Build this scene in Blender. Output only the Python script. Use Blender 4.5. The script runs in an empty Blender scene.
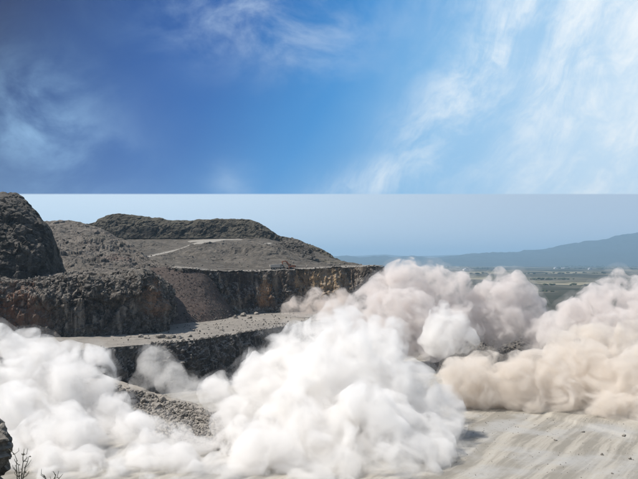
import bpy, bmesh, math, random
import numpy as np
from mathutils import Vector, Matrix

random.seed(7)
rng = np.random.default_rng(11)
C = bpy.context.scene.collection
SC = bpy.context.scene

# ------------------------------------------------------------------ camera, sky, sun, exposure
H, F = 50.0, 700.0                      # eye height over the pit floor; focal length in photo pixels
PITCH = math.atan(22.5 / F)
cam_d = bpy.data.cameras.new('camera')
cam_d.sensor_width = 36.0
cam_d.lens = 36.0 * F / 638.0
cam_d.clip_start, cam_d.clip_end = 0.5, 60000.0
cam = bpy.data.objects.new('camera', cam_d)
C.objects.link(cam)
cam.location = (0, 0, H)
cam.rotation_euler = (math.pi / 2 + PITCH, 0, 0)
SC.camera = cam

SUN_EL, SUN_AZ = math.radians(54), math.radians(-94)      # azimuth from +Y, clockwise
sun_d = bpy.data.lights.new('sun', 'SUN')
sun_d.energy, sun_d.angle, sun_d.color = 4.9, math.radians(0.5), (1.0, 0.95, 0.88)
sun = bpy.data.objects.new('sun', sun_d)
C.objects.link(sun)
sdir = Vector((math.sin(SUN_AZ) * math.cos(SUN_EL), math.cos(SUN_AZ) * math.cos(SUN_EL), math.sin(SUN_EL)))
sun.rotation_euler = sdir.to_track_quat('Z', 'Y').to_euler()

SC.view_settings.view_transform = 'Standard'
SC.view_settings.look = 'None'
SC.view_settings.exposure = 0.22
SC.view_settings.gamma = 1.0
SC.render.engine = 'CYCLES'
cy = SC.cycles
cy.use_denoising = True
cy.max_bounces = 14
cy.volume_bounces = 12
cy.diffuse_bounces = 3
cy.glossy_bounces = 2
cy.transparent_max_bounces = 8
cy.volume_step_rate = 1.0
cy.volume_max_steps = 256


class NG:
    """small helper: shader nodes as expressions"""
    def __init__(self, tree):
        self.t = tree

    def n(self, kind, **kw):
        nd = self.t.nodes.new(kind)
        for k, v in kw.items():
            setattr(nd, k, v)
        return nd

    def put(self, sock, v):
        if v is None:
            return
        if hasattr(v, 'is_linked') or isinstance(v, bpy.types.NodeSocket):
            self.t.links.new(v, sock)
        else:
            if isinstance(v, (tuple, list)) and len(v) == 3 and sock.type == 'RGBA':
                v = (*v, 1.0)
            sock.default_value = v

    def m(self, op, a, b=None, c=None, clamp=False):
        nd = self.n('ShaderNodeMath', operation=op, use_clamp=clamp)
        for i, v in enumerate((a, b, c)):
            self.put(nd.inputs[i], v)
        return nd.outputs[0]

    def add(self, a, b): return self.m('ADD', a, b)
    def sub(self, a, b): return self.m('SUBTRACT', a, b)
    def mul(self, a, b): return self.m('MULTIPLY', a, b)
    def div(self, a, b): return self.m('DIVIDE', a, b)

    def ss(self, x, lo, hi, a=0.0, b=1.0):
        nd = self.n('ShaderNodeMapRange', interpolation_type='SMOOTHSTEP')
        for i, v in enumerate((x, lo, hi, a, b)):
            self.put(nd.inputs[i], v)
        return nd.outputs[0]

    def mix(self, f, a, b, blend='MIX'):
        nd = self.n('ShaderNodeMix', data_type='RGBA', blend_type=blend)
        self.put(nd.inputs[0], f)
        self.put(nd.inputs[6], a)
        self.put(nd.inputs[7], b)
        return nd.outputs[2]

    def vec(self, x, y, z):
        nd = self.n('ShaderNodeCombineXYZ')
        for i, v in enumerate((x, y, z)):
            self.put(nd.inputs[i], v)
        return nd.outputs[0]

    def xyz(self, v):
        nd = self.n('ShaderNodeSeparateXYZ')
        self.put(nd.inputs[0], v)
        return nd.outputs

    def vmul(self, v, s):
        nd = self.n('ShaderNodeVectorMath', operation='MULTIPLY')
        self.put(nd.inputs[0], v)
        self.put(nd.inputs[1], s)
        return nd.outputs[0]

    def noise(self, v, scale, detail=4.0, rough=0.55, dist=0.0):
        nd = self.n('ShaderNodeTexNoise')
        self.put(nd.inputs['Vector'], v)
        nd.inputs['Scale'].default_value = scale
        nd.inputs['Detail'].default_value = detail
        nd.inputs['Roughness'].default_value = rough
        nd.inputs['Distortion'].default_value = dist
        return nd.outputs[0]

    def voro(self, v, scale, feature='F1'):
        nd = self.n('ShaderNodeTexVoronoi', feature=feature)
        self.put(nd.inputs['Vector'], v)
        nd.inputs['Scale'].default_value = scale
        return nd.outputs


# --- the sky: a clear deep blue sky with cirrus above a pale layer of hazy air
world = bpy.data.worlds.new('World')
SC.world = world
world.use_nodes = True
wt = world.node_tree
wt.nodes.clear()
g = NG(wt)
tc = g.n('ShaderNodeTexCoord')
dx, dy, dz = g.xyz(tc.outputs['Generated'])
hyp = g.m('SQRT', g.add(g.mul(dx, dx), g.mul(dy, dy)))
ym = g.m('MAXIMUM', g.m('MAXIMUM', dy, g.mul(hyp, 0.7)), 0.05)
u, v = g.div(dx, ym), g.div(dz, ym)


def blob(cx, cy, rx, ry, ang=0.0):
    """soft elliptical weight in the sky's own tangent coordinates"""
    a, b = g.sub(u, cx), g.sub(v, cy)
    ca, sa = math.cos(ang), math.sin(ang)
    p = g.div(g.add(g.mul(a, ca), g.mul(b, sa)), rx)
    q = g.div(g.sub(g.mul(b, ca), g.mul(a, sa)), ry)
    return g.m('POWER', 2.718, g.mul(g.add(g.mul(p, p), g.mul(q, q)), -2.2))


def U(px): return (px - 319) / F
def V(py): return (262 - py) / F


uc = g.m('MINIMUM', g.m('MAXIMUM', u, -0.6), 0.6)
vc = g.m('MINIMUM', g.m('MAXIMUM', v, 0.0), 0.8)
warp = g.sub(g.noise(g.vec(u, v, 0.3), 4.0, 3.0), 0.5)
tone = g.add(g.sub(g.mul(uc, 1.0), g.mul(vc, 0.6)), g.mul(warp, 0.10))
ramp = g.n('ShaderNodeValToRGB')
cr = ramp.color_ramp
stops = [(0.0, (0.0004, 0.003, 0.085)), (0.30, (0.0, 0.072, 0.34)), (0.38, (0.0, 0.098, 0.40)),
         (0.55, (0.028, 0.25, 0.63)), (0.745, (0.20, 0.49, 0.81)), (1.0, (0.52, 0.73, 0.92))]
while len(cr.elements) < len(stops):
    cr.elements.new(0.5)
for e, (p_, c_) in zip(cr.elements, stops):
    e.position, e.color = p_, (*c_, 1)
g.put(ramp.inputs[0], g.ss(tone, -0.68, 0.30))
ramp.inputs[0].links[0].from_node.interpolation_type = 'LINEAR'
upper = ramp.outputs[0]
# cirrus
ca, sa = math.cos(math.radians(55)), math.sin(math.radians(55))
along = g.add(g.mul(u, ca), g.mul(v, sa))
across = g.sub(g.mul(v, ca), g.mul(u, sa))
wv = g.sub(g.noise(g.vec(g.mul(u, 1.0), g.mul(v, 1.0), 8.2), 5.0, 4.0), 0.5)
st = g.noise(g.vec(g.add(g.mul(along, 2.6), g.mul(wv, 0.5)), g.add(g.mul(across, 7.0), g.mul(wv, 0.7)), 1.7), 1.7, 9.0, 0.66, 0.35)
st = g.add(g.mul(st, 0.72), g.mul(g.noise(g.vec(u, g.mul(v, 1.2), 6.6), 11.0, 9.0, 0.66, 0.4), 0.28))
fl = g.noise(g.vec(g.mul(u, 1.0), g.mul(v, 1.35), 4.1), 7.0, 8.0, 0.60, 0.35)
streak = g.ss(st, 0.40, 0.66)
fluff = g.ss(fl, 0.34, 0.78)
cover = g.mul(blob(U(490), V(70), 0.30, 0.09, math.radians(52)), 1.0)
cover = g.m('MAXIMUM', cover, g.mul(blob(U(610), V(140), 0.24, 0.14, math.radians(35)), 1.0))
cover = g.m('MAXIMUM', cover, g.mul(blob(U(400), V(170), 0.22, 0.05, math.radians(25)), 0.75))
wide = g.ss(u, 0.04, 0.46, 0.0, 0.95)
cover = g.m('MAXIMUM', cover, wide)
c1 = g.mul(cover, g.add(g.mul(streak, 1.0), 0.22))
left = g.m('MAXIMUM', g.mul(blob(U(30), V(125), 0.20, 0.13, math.radians(-35)), 0.75), g.mul(blob(U(245), V(12), 0.24, 0.10, math.radians(-12)), 0.85))
left = g.m('MAXIMUM', left, g.mul(blob(U(228), V(186), 0.05, 0.05), 0.5))
left = g.m('MAXIMUM', left, g.mul(blob(U(335), V(40), 0.12, 0.04, math.radians(20)), 0.45))
c2 = g.mul(left, fluff)
cl = g.m('MINIMUM', g.add(c1, c2), 1.0)
upper = g.mix(cl, upper, g.mix(g.ss(u, -0.4, 0.15), (0.36, 0.60, 0.88), (0.90, 0.96, 1.0)))
# layer of hazy air over the land
lowc = g.mix(g.ss(u, -0.30, 0.42), (0.72, 0.85, 0.97), (0.50, 0.60, 0.73))
lowc = g.mix(g.ss(v, 0.0, 0.1, 0.25, 0.0), lowc, (0.72, 0.80, 0.90))
SEAM = 0.0973
edge = g.ss(v, SEAM - 0.0014, SEAM + 0.0014)
paint = g.mix(edge, lowc, upper)
sky = g.n('ShaderNodeTexSky', sky_type='NISHITA')
sky.sun_disc = False
sky.sun_elevation = SUN_EL
sky.sun_rotation = SUN_AZ
bgA = g.n('ShaderNodeBackground')
g.put(bgA.inputs[0], sky.outputs[0])
bgA.inputs[1].default_value = 0.09
bgB = g.n('ShaderNodeBackground')
g.put(bgB.inputs[0], paint)
bgB.inputs[1].default_value = 0.88
mx = g.n('ShaderNodeMixShader')
# the Sky Texture takes over well above and behind the view
g.put(mx.inputs[0], g.ss(g.add(g.mul(g.ss(dz, 0.42, 0.75), 1.0), g.ss(dy, 0.25, -0.2)), 0.0, 1.0, 1.0, 0.0))
g.put(mx.inputs[1], bgA.outputs[0])
g.put(mx.inputs[2], bgB.outputs[0])
wo = g.n('ShaderNodeOutputWorld')
g.put(wo.inputs[0], mx.outputs[0])


# ------------------------------------------------------------------ helpers
def ray(px, py):
    x, y = (px - 319) / F, -(py - 239.5) / F
    ca, sa = math.cos(PITCH), math.sin(PITCH)
    return np.array((x, ca - sa * y, sa + ca * y))


def at(px, py, Y):
    d = ray(px, py)
    p = d * (Y / d[1])
    return np.array((p[0], p[1], p[2] + H))


def onz(px, py, z):
    d = ray(px, py)
    p = d * ((z - H) / d[2])
    return np.array((p[0], p[1], z))


def tag(o, label=None, cat=None, group=None, kind=None):
    for k, val in (('label', label), ('category', cat), ('group', group), ('kind', kind)):
        if val:
            o[k] = val
    return o


_perm = rng.permutation(256).astype(np.int64)
_perm = np.concatenate([_perm, _perm, _perm])
_grad = rng.normal(size=(256, 3))
_grad /= np.linalg.norm(_grad, axis=1)[:, None]


def perlin(P):
    P = np.asarray(P, dtype=np.float64)
    I = np.floor(P).astype(np.int64)
    f = P - I
    I &= 255
    w = f * f * f * (f * (f * 6 - 15) + 10)
    out = np.zeros(len(P))
    for i in (0, 1):
        wi = w[:, 0] if i else 1 - w[:, 0]
        for j in (0, 1):
            wj = w[:, 1] if j else 1 - w[:, 1]
            for k in (0, 1):
                wk = w[:, 2] if k else 1 - w[:, 2]
                h = _perm[_perm[_perm[(I[:, 0] + i) & 255] + ((I[:, 1] + j) & 255)] + ((I[:, 2] + k) & 255)]
                gr = _grad[h]
                d = gr[:, 0] * (f[:, 0] - i) + gr[:, 1] * (f[:, 1] - j) + gr[:, 2] * (f[:, 2] - k)
                out += wi * wj * wk * d
    return out * 1.6


def fbm(P, scale, octaves=4, gain=0.5, ridged=False, billow=False):
    P = np.asarray(P) / scale
    a, s, tot = 1.0, 0.0, 0.0
    for o in range(octaves):
        n = perlin(P * (2.03 ** o) + o * 17.3)
        if ridged:
            n = 1 - 2 * np.abs(n)
        if billow:
            n = 2 * np.abs(n) - 0.5
        s = s + a * n
        tot += a
        a *= gain
    return s / tot


def mesh_from(name, verts, faces, mat, parent=None, smooth=False):
    me = bpy.data.meshes.new(name)
    verts = np.asarray(verts, dtype=np.float32)
    faces = np.asarray(faces, dtype=np.int32)
    k = faces.shape[1]
    me.vertices.add(len(verts))
    me.vertices.foreach_set('co', verts.ravel())
    me.loops.add(faces.size)
    me.loops.foreach_set('vertex_index', faces.ravel())
    me.polygons.add(len(faces))
    me.polygons.foreach_set('loop_start', np.arange(0, faces.size, k, dtype=np.int32))
    me.polygons.foreach_set('loop_total', np.full(len(faces), k, dtype=np.int32))
    me.polygons.foreach_set('use_smooth', np.full(len(faces), smooth))
    me.update(calc_edges=True)
    if mat:
        me.materials.append(mat)
    o = bpy.data.objects.new(name, me)
    C.objects.link(o)
    if parent:
        o.parent = parent
    return o


def grid_faces(nv, nu):
    i = np.arange(nv - 1)[:, None] * nu + np.arange(nu - 1)[None, :]
    i = i.ravel()
    return np.stack([i, i + 1, i + nu + 1, i + nu], axis=1)


def grid_normals(G):
    du = np.gradient(G, axis=1)
    dv = np.gradient(G, axis=0)
    n = np.cross(du, dv)
    return n / np.maximum(np.linalg.norm(n, axis=2, keepdims=True), 1e-9)


def catmull(Pts, t):
    K = len(Pts)
    i = np.clip(np.floor(t).astype(int), 0, K - 2)
    f = (t - i)[:, None]
    p1, p2 = Pts[i], Pts[i + 1]
    p0, p3 = Pts[np.maximum(i - 1, 0)], Pts[np.minimum(i + 2, K - 1)]
    return 0.5 * ((2 * p1) + (p2 - p0) * f + (2 * p0 - 5 * p1 + 4 * p2 - p3) * f * f + (3 * p1 - p0 - 3 * p2 + p3) * f ** 3)


def sample_even(Pts, step, smooth):
    seg = np.linalg.norm(np.diff(Pts, axis=0), axis=1)
    ts = [np.linspace(i, i + 1, max(1, int(math.ceil(s / step))), endpoint=False) for i, s in enumerate(seg)]
    return np.concatenate(ts + [np.array([len(Pts) - 1.0])])


GRIDS = {}
_cell = rng.random((4096, 4))


def blocks(P, size, stretch=(1, 1, 1), edge=0.35):
    """broken-rock relief: a random height per irregular block, with sunken joints between blocks"""
    Q = np.asarray(P) / size / np.array(stretch)
    Q = Q + 0.25 * np.stack([perlin(Q * 1.3 + k * 13.1) for k in range(3)], 1)
    I = np.floor(Q).astype(np.int64)
    b1 = np.full(len(Q), 9.0); b2 = np.full(len(Q), 9.0); val = np.zeros(len(Q))
    for i in (-1, 0, 1):
        for j in (-1, 0, 1):
            for k in (-1, 0, 1):
                J = I + np.array((i, j, k))
                h = _cell[(J[:, 0] * 73856093 ^ J[:, 1] * 19349663 ^ J[:, 2] * 83492791) & 4095]
                d = np.linalg.norm(J + h[:, :3] - Q, axis=1)
                near = d < b1
                b2 = np.where(near, b1, np.minimum(b2, d))
                val = np.where(near, h[:, 3], val)
                b1 = np.where(near, d, b1)
    return (val - 0.5) * 2 - edge * np.clip(1 - (b2 - b1) / 0.12, 0, 1)


def loft(name, rows, step, mat, amps, scale=8.0, vstep=None, fine=0.35, vert=0.0, octaves=5, gain=0.52, big=None, roads=(), block=None):
    """a landform through several control polylines (first = foot, last = far back); amps: roughness at each row.
    rough relief goes along the surface normal; vert adds upright ribs (cracked quarry face)."""
    R = np.array(rows, dtype=float)                     # rows x K x 3
    nr, K, _ = R.shape
    mid = R[nr // 2]
    if nr > 2:
        mid = R[np.argmax([np.linalg.norm(np.diff(r, axis=0), axis=1).sum() * 0 + i for i, r in enumerate(R[:2])])]
    tu = sample_even(mid, step, True)
    dense = np.stack([catmull(r, tu) for r in R])        # nr x nu x 3
    lens = np.linalg.norm(np.diff(dense, axis=0), axis=2).mean(axis=1)
    vs = vstep or step
    G, A = [], []
    for i in range(nr - 1):
        n = max(2, int(math.ceil(lens[i] / (vs if np.isscalar(vs) else vs[i]))))
        for q in range(n):
            f = q / n
            G.append(dense[i] * (1 - f) + dense[i + 1] * f)
            A.append(amps[i] * (1 - f) + amps[i + 1] * f)
    G.append(dense[-1]); A.append(amps[-1])
    G = np.array(G); A = np.array(A)[:, None]
    N = grid_normals(G)
    if N[len(N) // 2, :, 2].mean() < -0.05:
        N = -N
    P = G.reshape(-1, 3)
    rough_ = fbm(P, scale, octaves, gain)
    rid = fbm(P + 91.7, scale * 0.55, 4, 0.5, ridged=True)
    calm = np.clip(0.55 + 1.5 * fbm(P + 401.0, scale * 1.3, 3), 0.05, 1.5)
    d = (0.75 * rough_ + 0.45 * rid * calm).reshape(G.shape[:2])
    if vert:
        Q = P.copy(); Q[:, 2] *= 0.16
        steep = (1 - np.abs(N[:, :, 2]))
        d = d + vert * steep * fbm(Q + 33.0, scale * 0.55, 4, 0.55, ridged=True).reshape(G.shape[:2])
    if fine:
        d = d + fine * (calm * fbm(P + 7.7, scale * 0.14, 3, 0.6)).reshape(G.shape[:2])
    if block:
        d = d + (block[1] * blocks(P, block[0], block[2]) + 0.45 * block[1] * blocks(P + 71.0, block[0] * 0.42, block[2])).reshape(G.shape[:2])
    if big:
        d = d + big[1] * fbm(P + 211.0, big[0], 3, 0.45).reshape(G.shape[:2])
    wr = np.zeros(G.shape[:2])
    wf = np.zeros(G.shape[:2])
    for poly, width in roads:
        ca, sa = math.cos(PITCH), math.sin(PITCH)
        fw = P[:, 1] * ca + (P[:, 2] - H) * sa
        PX, PY = 319 + F * P[:, 0] / fw, 239.5 - F * (-P[:, 1] * sa + (P[:, 2] - H) * ca) / fw
        poly = np.array(poly, float)
        tt = np.linspace(0, len(poly) - 1, 90)
        dense_p = catmull(poly, tt)
        wp = np.array([P[np.argmin((PX - a_) ** 2 + (PY - b_) ** 2)] for a_, b_ in dense_p])
        wd = np.interp(tt, range(len(poly)), width)
        best = np.full(len(P), 9.0)
        for q, w_ in zip(wp, wd):
            best = np.minimum(best, np.linalg.norm(P - q, axis=1) / w_)
        wf = np.maximum(wf, np.clip((4.5 - best) / 3.0, 0, 1).reshape(G.shape[:2]))
        wr = np.maximum(wr, np.clip((1.25 - best) / 0.5, 0, 1).reshape(G.shape[:2]))
    A = A * (1 - 0.93 * wf)
    D = G + N * (d * A)[:, :, None]
    o = mesh_from(name, D.reshape(-1, 3), grid_faces(*G.shape[:2]), mat, smooth=False)
    if roads:
        at_ = o.data.attributes.new('road', 'FLOAT', 'POINT')
        at_.data.foreach_set('value', wr.ravel().astype(np.float32))
    tag(o, kind='structure')
    GRIDS[name] = D
    return o


def newmat(name):
    m_ = bpy.data.materials.new(name)
    m_.use_nodes = True
    t = m_.node_tree
    t.nodes.clear()
    gg = NG(t)
    out = gg.n('ShaderNodeOutputMaterial')
    return m_, gg, out


def rock_mat(name, dark, mid, light, dust=(0.33, 0.31, 0.28), dusty=0.6, size=6.0, patches=(), streak=0.0, bump=0.6, lo=0.35, hi=0.85, road=False):
    """quarried rock: mottled stone, pale dust settled on what faces up, patches of another stone, some with sunlight painted in (position, radius, colour)"""
    m_, gg, out = newmat(name)
    geo = gg.n('ShaderNodeNewGeometry')
    pos = geo.outputs['Position']
    n1 = gg.noise(pos, 1.0 / size, 6.0, 0.6, 0.4)
    n2 = gg.noise(pos, 4.5 / size, 6.0, 0.65)
    n3 = gg.noise(pos, 16.0 / size, 4.0, 0.7)
    n0 = gg.noise(pos, 0.3 / size, 3.0, 0.5, 0.6)
    base = gg.mix(gg.ss(gg.add(gg.mul(n1, 0.55), gg.mul(n2, 0.45)), 0.40, 0.58), dark, mid)
    base = gg.mix(gg.ss(n0, 0.40, 0.60), base, gg.mix(0.55, base, dark))
    base = gg.mix(gg.mul(gg.ss(gg.add(gg.mul(n2, 0.5), gg.mul(n3, 0.5)), 0.53, 0.70), 0.7), base, light)
    px_, py_, pz_ = gg.xyz(pos)
    for (c_, r_, col, amt) in patches:
        vx = gg.n('ShaderNodeVectorMath', operation='DISTANCE')
        gg.put(vx.inputs[0], pos); vx.inputs[1].default_value = tuple(c_)
        w = gg.ss(gg.add(vx.outputs['Value'], gg.mul(gg.sub(n2, 0.5), r_ * 2.4)), r_ * 0.35, r_ * 1.1, 1.0, 0.0)
        base = gg.mix(gg.mul(w, gg.mul(gg.ss(n3, 0.30, 0.6), amt)), base, col)
    if streak:
        sv = gg.vec(px_, py_, gg.mul(pz_, 0.12))
        sn = gg.noise(sv, 2.2 / size, 5.0, 0.6)
        base = gg.mix(gg.mul(gg.ss(sn, 0.5, 0.68), streak), base, light)
        base = gg.mix(gg.mul(gg.ss(sn, 0.46, 0.32), streak), base, dark)
    nz = gg.xyz(geo.outputs['Normal'])[2]
    w = gg.ss(gg.add(nz, gg.mul(gg.sub(n2, 0.5), 0.5)), lo, hi, 0.0, dusty)
    base = gg.mix(w, base, gg.mix(n3, gg_scale(dust, 0.75), gg_scale(dust, 1.25)))
    if road:
        ra = gg.n('ShaderNodeAttribute', attribute_name='road')
        base = gg.mix(gg.ss(gg.add(ra.outputs['Fac'], gg.mul(gg.sub(n2, 0.5), 0.5)), 0.35, 0.7), base, gg.mix(n2, (0.20, 0.185, 0.165), (0.36, 0.34, 0.30)))
    bs = gg.n('ShaderNodeBsdfPrincipled')
    gg.put(bs.inputs['Base Color'], base)
    bs.inputs['Roughness'].default_value = 0.95
    bs.inputs['Specular IOR Level'].default_value = 0.15
    bp = gg.n('ShaderNodeBump')
    bp.inputs['Strength'].default_value = bump
    bp.inputs['Distance'].default_value = size * 0.08
    gg.put(bp.inputs['Height'], gg.add(n2, gg.mul(n3, 0.6)))
    gg.put(bs.inputs['Normal'], bp.outputs[0])
    gg.put(out.inputs[0], bs.outputs[0])
    return m_


def gg_scale(c, k): return tuple(min(1.0, x * k) for x in c)


def flat_mat(name, col, rough=0.7, metal=0.0, vary=0.25, scale=2.0):
    m_, gg, out = newmat(name)
    tcn = gg.n('ShaderNodeTexCoord')
    n = gg.noise(tcn.outputs['Object'], scale, 5.0, 0.6)
    bs = gg.n('ShaderNodeBsdfPrincipled')
    gg.put(bs.inputs['Base Color'], gg.mix(n, gg_scale(col, 1 - vary), gg_scale(col, 1 + vary)))
    bs.inputs['Roughness'].default_value = rough
    bs.inputs['Metallic'].default_value = metal
    gg.put(out.inputs[0], bs.outputs[0])
    return m_


# ------------------------------------------------------------------ materials of the land
DUST = (0.30, 0.28, 0.25)
M_cliff = rock_mat('cliff_rock', (0.026, 0.022, 0.019), (0.111, 0.094, 0.078), (0.351, 0.312, 0.267), (0.20, 0.18, 0.155), 0.55, 7.0,
                   patches=[(at(14, 306, 300), 14, (0.19, 0.085, 0.05), 0.8), (at(156, 298, 318), 10, (0.30, 0.19, 0.13), 0.75), (at(30, 320, 296), 12, (0.14, 0.075, 0.05), 0.7)], streak=0.5)
M_knoll = rock_mat('knoll_rock', (0.022, 0.021, 0.019), (0.065, 0.058, 0.052), (0.169, 0.156, 0.137), (0.16, 0.145, 0.125), 0.5, 9.0, streak=0.25)
M_slope = rock_mat('hillside_rock', (0.055, 0.048, 0.042), (0.152, 0.131, 0.113), (0.348, 0.312, 0.268), (0.15, 0.135, 0.115), 0.5, 12.0,
                   patches=[(at(112, 262, 440), 14, (0.19, 0.10, 0.08), 0.6), (at(100, 240, 500), 12, (0.10, 0.10, 0.075), 0.6)], streak=0.45)
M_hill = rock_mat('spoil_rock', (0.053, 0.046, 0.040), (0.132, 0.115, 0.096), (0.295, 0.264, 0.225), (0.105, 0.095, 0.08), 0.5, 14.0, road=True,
                  patches=[(at(330, 255, 640), 26, (0.12, 0.11, 0.075), 0.7)], streak=0.45)
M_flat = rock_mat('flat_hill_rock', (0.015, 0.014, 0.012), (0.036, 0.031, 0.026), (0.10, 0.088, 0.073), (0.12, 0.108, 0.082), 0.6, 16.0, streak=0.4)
M_scree = rock_mat('scree', (0.065, 0.049, 0.042), (0.108, 0.081, 0.069), (0.189, 0.149, 0.124), (0.11, 0.09, 0.077), 0.5, 7.0,
                   patches=[(at(205, 300, 375), 14, (0.12, 0.068, 0.052), 0.6)], bump=0.35)
M_wall = rock_mat('quarry_face', (0.027, 0.022, 0.019), (0.100, 0.077, 0.060), (0.312, 0.250, 0.188), DUST, 0.5, 8.0,
                  patches=[(at(266, 288, 436), 6, (0.42, 0.23, 0.11), 0.9), (at(264, 300, 436), 6, (0.36, 0.20, 0.10), 0.9),
                           (at(306, 282, 458), 12, (0.38, 0.25, 0.13), 0.9), (at(326, 282, 462), 13, (0.40, 0.28, 0.16), 0.85), (at(342, 278, 466), 9, (0.34, 0.24, 0.14), 0.8),  # ochre stone, with the sunlight on this stretch painted into its colour
                           (at(294, 282, 450), 6, (0.40, 0.27, 0.16), 0.8), (at(240, 290, 432), 12, (0.06, 0.042, 0.036), 0.8)], streak=0.6)  # first patch paints the warm sunlit edge of the corner
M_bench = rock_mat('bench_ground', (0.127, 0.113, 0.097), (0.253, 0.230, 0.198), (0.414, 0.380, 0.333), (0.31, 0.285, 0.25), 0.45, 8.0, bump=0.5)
M_road = rock_mat('haul_road_dirt', (0.24, 0.225, 0.20), (0.31, 0.29, 0.265), (0.38, 0.36, 0.33), (0.36, 0.34, 0.31), 0.4, 12.0, bump=0.2)
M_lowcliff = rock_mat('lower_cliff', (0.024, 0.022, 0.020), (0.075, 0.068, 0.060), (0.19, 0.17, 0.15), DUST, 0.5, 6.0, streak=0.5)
M_rock = rock_mat('broken_stone', (0.12, 0.108, 0.092), (0.22, 0.20, 0.175), (0.36, 0.33, 0.29), (0.36, 0.33, 0.29), 0.5, 2.5)
M_darkrock = rock_mat('dark_stone', (0.047, 0.042, 0.038), (0.115, 0.103, 0.090), (0.257, 0.230, 0.203), (0.17, 0.155, 0.135), 0.5, 2.5)
M_near = rock_mat('boulder_stone', (0.10, 0.088, 0.072), (0.26, 0.235, 0.195), (0.42, 0.39, 0.34), (0.36, 0.33, 0.29), 0.35, 0.55, bump=0.9)
M_ledge = rock_mat('ledge_ground', (0.10, 0.095, 0.08), (0.18, 0.17, 0.15), (0.27, 0.255, 0.23), (0.25, 0.235, 0.21), 0.4, 2.0)


def floor_material():
    m_, gg, out = newmat('pit_floor_dust')
    pos = gg.n('ShaderNodeNewGeometry').outputs['Position']
    x, y, z = gg.xyz(pos)
    # wheel tracks sweep from the near left to the far right
    ang = math.radians(57)
    al = gg.add(gg.mul(x, math.cos(ang)), gg.mul(y, math.sin(ang)))
    ac = gg.sub(gg.mul(y, math.cos(ang)), gg.mul(x, math.sin(ang)))
    wob = gg.mul(gg.sub(gg.noise(pos, 0.03, 3.0), 0.5), 6.0)
    tv = gg.vec(gg.mul(al, 0.016), gg.mul(gg.add(ac, wob), 0.20), 0.0)
    tr = gg.noise(tv, 1.0, 8.0, 0.66, 0.0)
    n1 = gg.noise(pos, 0.06, 5.0, 0.55)
    n2 = gg.noise(pos, 0.5, 6.0, 0.65)
    n3 = gg.noise(pos, 2.5, 4.0, 0.7)
    base = gg.mix(gg.ss(tr, 0.42, 0.58), (0.235, 0.218, 0.185), (0.36, 0.333, 0.285))
    base = gg.mix(gg.mul(gg.ss(tr, 0.56, 0.68), 0.7), base, (0.42, 0.40, 0.355))
    base = gg.mix(gg.mul(gg.ss(n1, 0.42, 0.66), 0.75), base, (0.36, 0.355, 0.34))
    base = gg.mix(gg.mul(gg.ss(n2, 0.55, 0.75), 0.45), base, (0.17, 0.16, 0.14))
    base = gg.mix(gg.mul(gg.ss(n3, 0.60, 0.75), 0.5), base, (0.20, 0.185, 0.16))
    bs = gg.n('ShaderNodeBsdfPrincipled')
    gg.put(bs.inputs['Base Color'], base)
    bs.inputs['Roughness'].default_value = 0.95
    bs.inputs['Specular IOR Level'].default_value = 0.1
    bp = gg.n('ShaderNodeBump')
    bp.inputs['Strength'].default_value = 0.3
    bp.inputs['Distance'].default_value = 0.08
    gg.put(bp.inputs['Height'], gg.add(gg.mul(tr, 0.2), gg.add(gg.mul(n2, 0.5), gg.mul(n3, 0.3))))
    gg.put(bs.inputs['Normal'], bp.outputs[0])
    gg.put(out.inputs[0], bs.outputs[0])
    return m_


def plain_material():
    m_, gg, out = newmat('farmland')
    pos = gg.n('ShaderNodeNewGeometry').outputs['Position']
    x, y, z = gg.xyz(pos)
    vo = gg.voro(gg.vec(gg.mul(x, 0.0022), gg.mul(y, 0.0013), 0.0), 1.0)
    rnd = gg.xyz(vo['Color'])
    n = gg.noise(pos, 0.004, 5.0, 0.6)
    base = gg.mix(rnd[0], (0.052, 0.055, 0.045), (0.11, 0.107, 0.085))
    base = gg.mix(gg.ss(rnd[1], 0.72, 0.8), base, (0.24, 0.22, 0.16))
    base = gg.mix(gg.mul(gg.ss(n, 0.46, 0.6), 0.8), base, (0.030, 0.038, 0.028))
    bs = gg.n('ShaderNodeBsdfPrincipled')
    gg.put(bs.inputs['Base Color'], base)
    bs.inputs['Roughness'].default_value = 1.0
    bs.inputs['Specular IOR Level'].default_value = 0.0
    gg.put(out.inputs[0], bs.outputs[0])
    return m_


M_floor, M_plain = floor_material(), plain_material()
M_mount = rock_mat('mountain_ground', (0.02, 0.028, 0.025), (0.035, 0.042, 0.035), (0.06, 0.06, 0.05), (0.05, 0.055, 0.04), 0.4, 700.0, bump=0.0)
M_tree = flat_mat('far_foliage', (0.045, 0.06, 0.03), 1.0, 0, 0.5, 0.02)

# ------------------------------------------------------------------ the land
ZB = 18.0                                # level of the lower bench


def shadow_step_line(x):
    """low step added to the pit floor for the shadow line under the tan dust"""
    a, b = onz(505, 405, 0), onz(660, 447, 0)
    return a[1] + (x - a[0]) * (b[1] - a[1]) / (b[0] - a[0])


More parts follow.
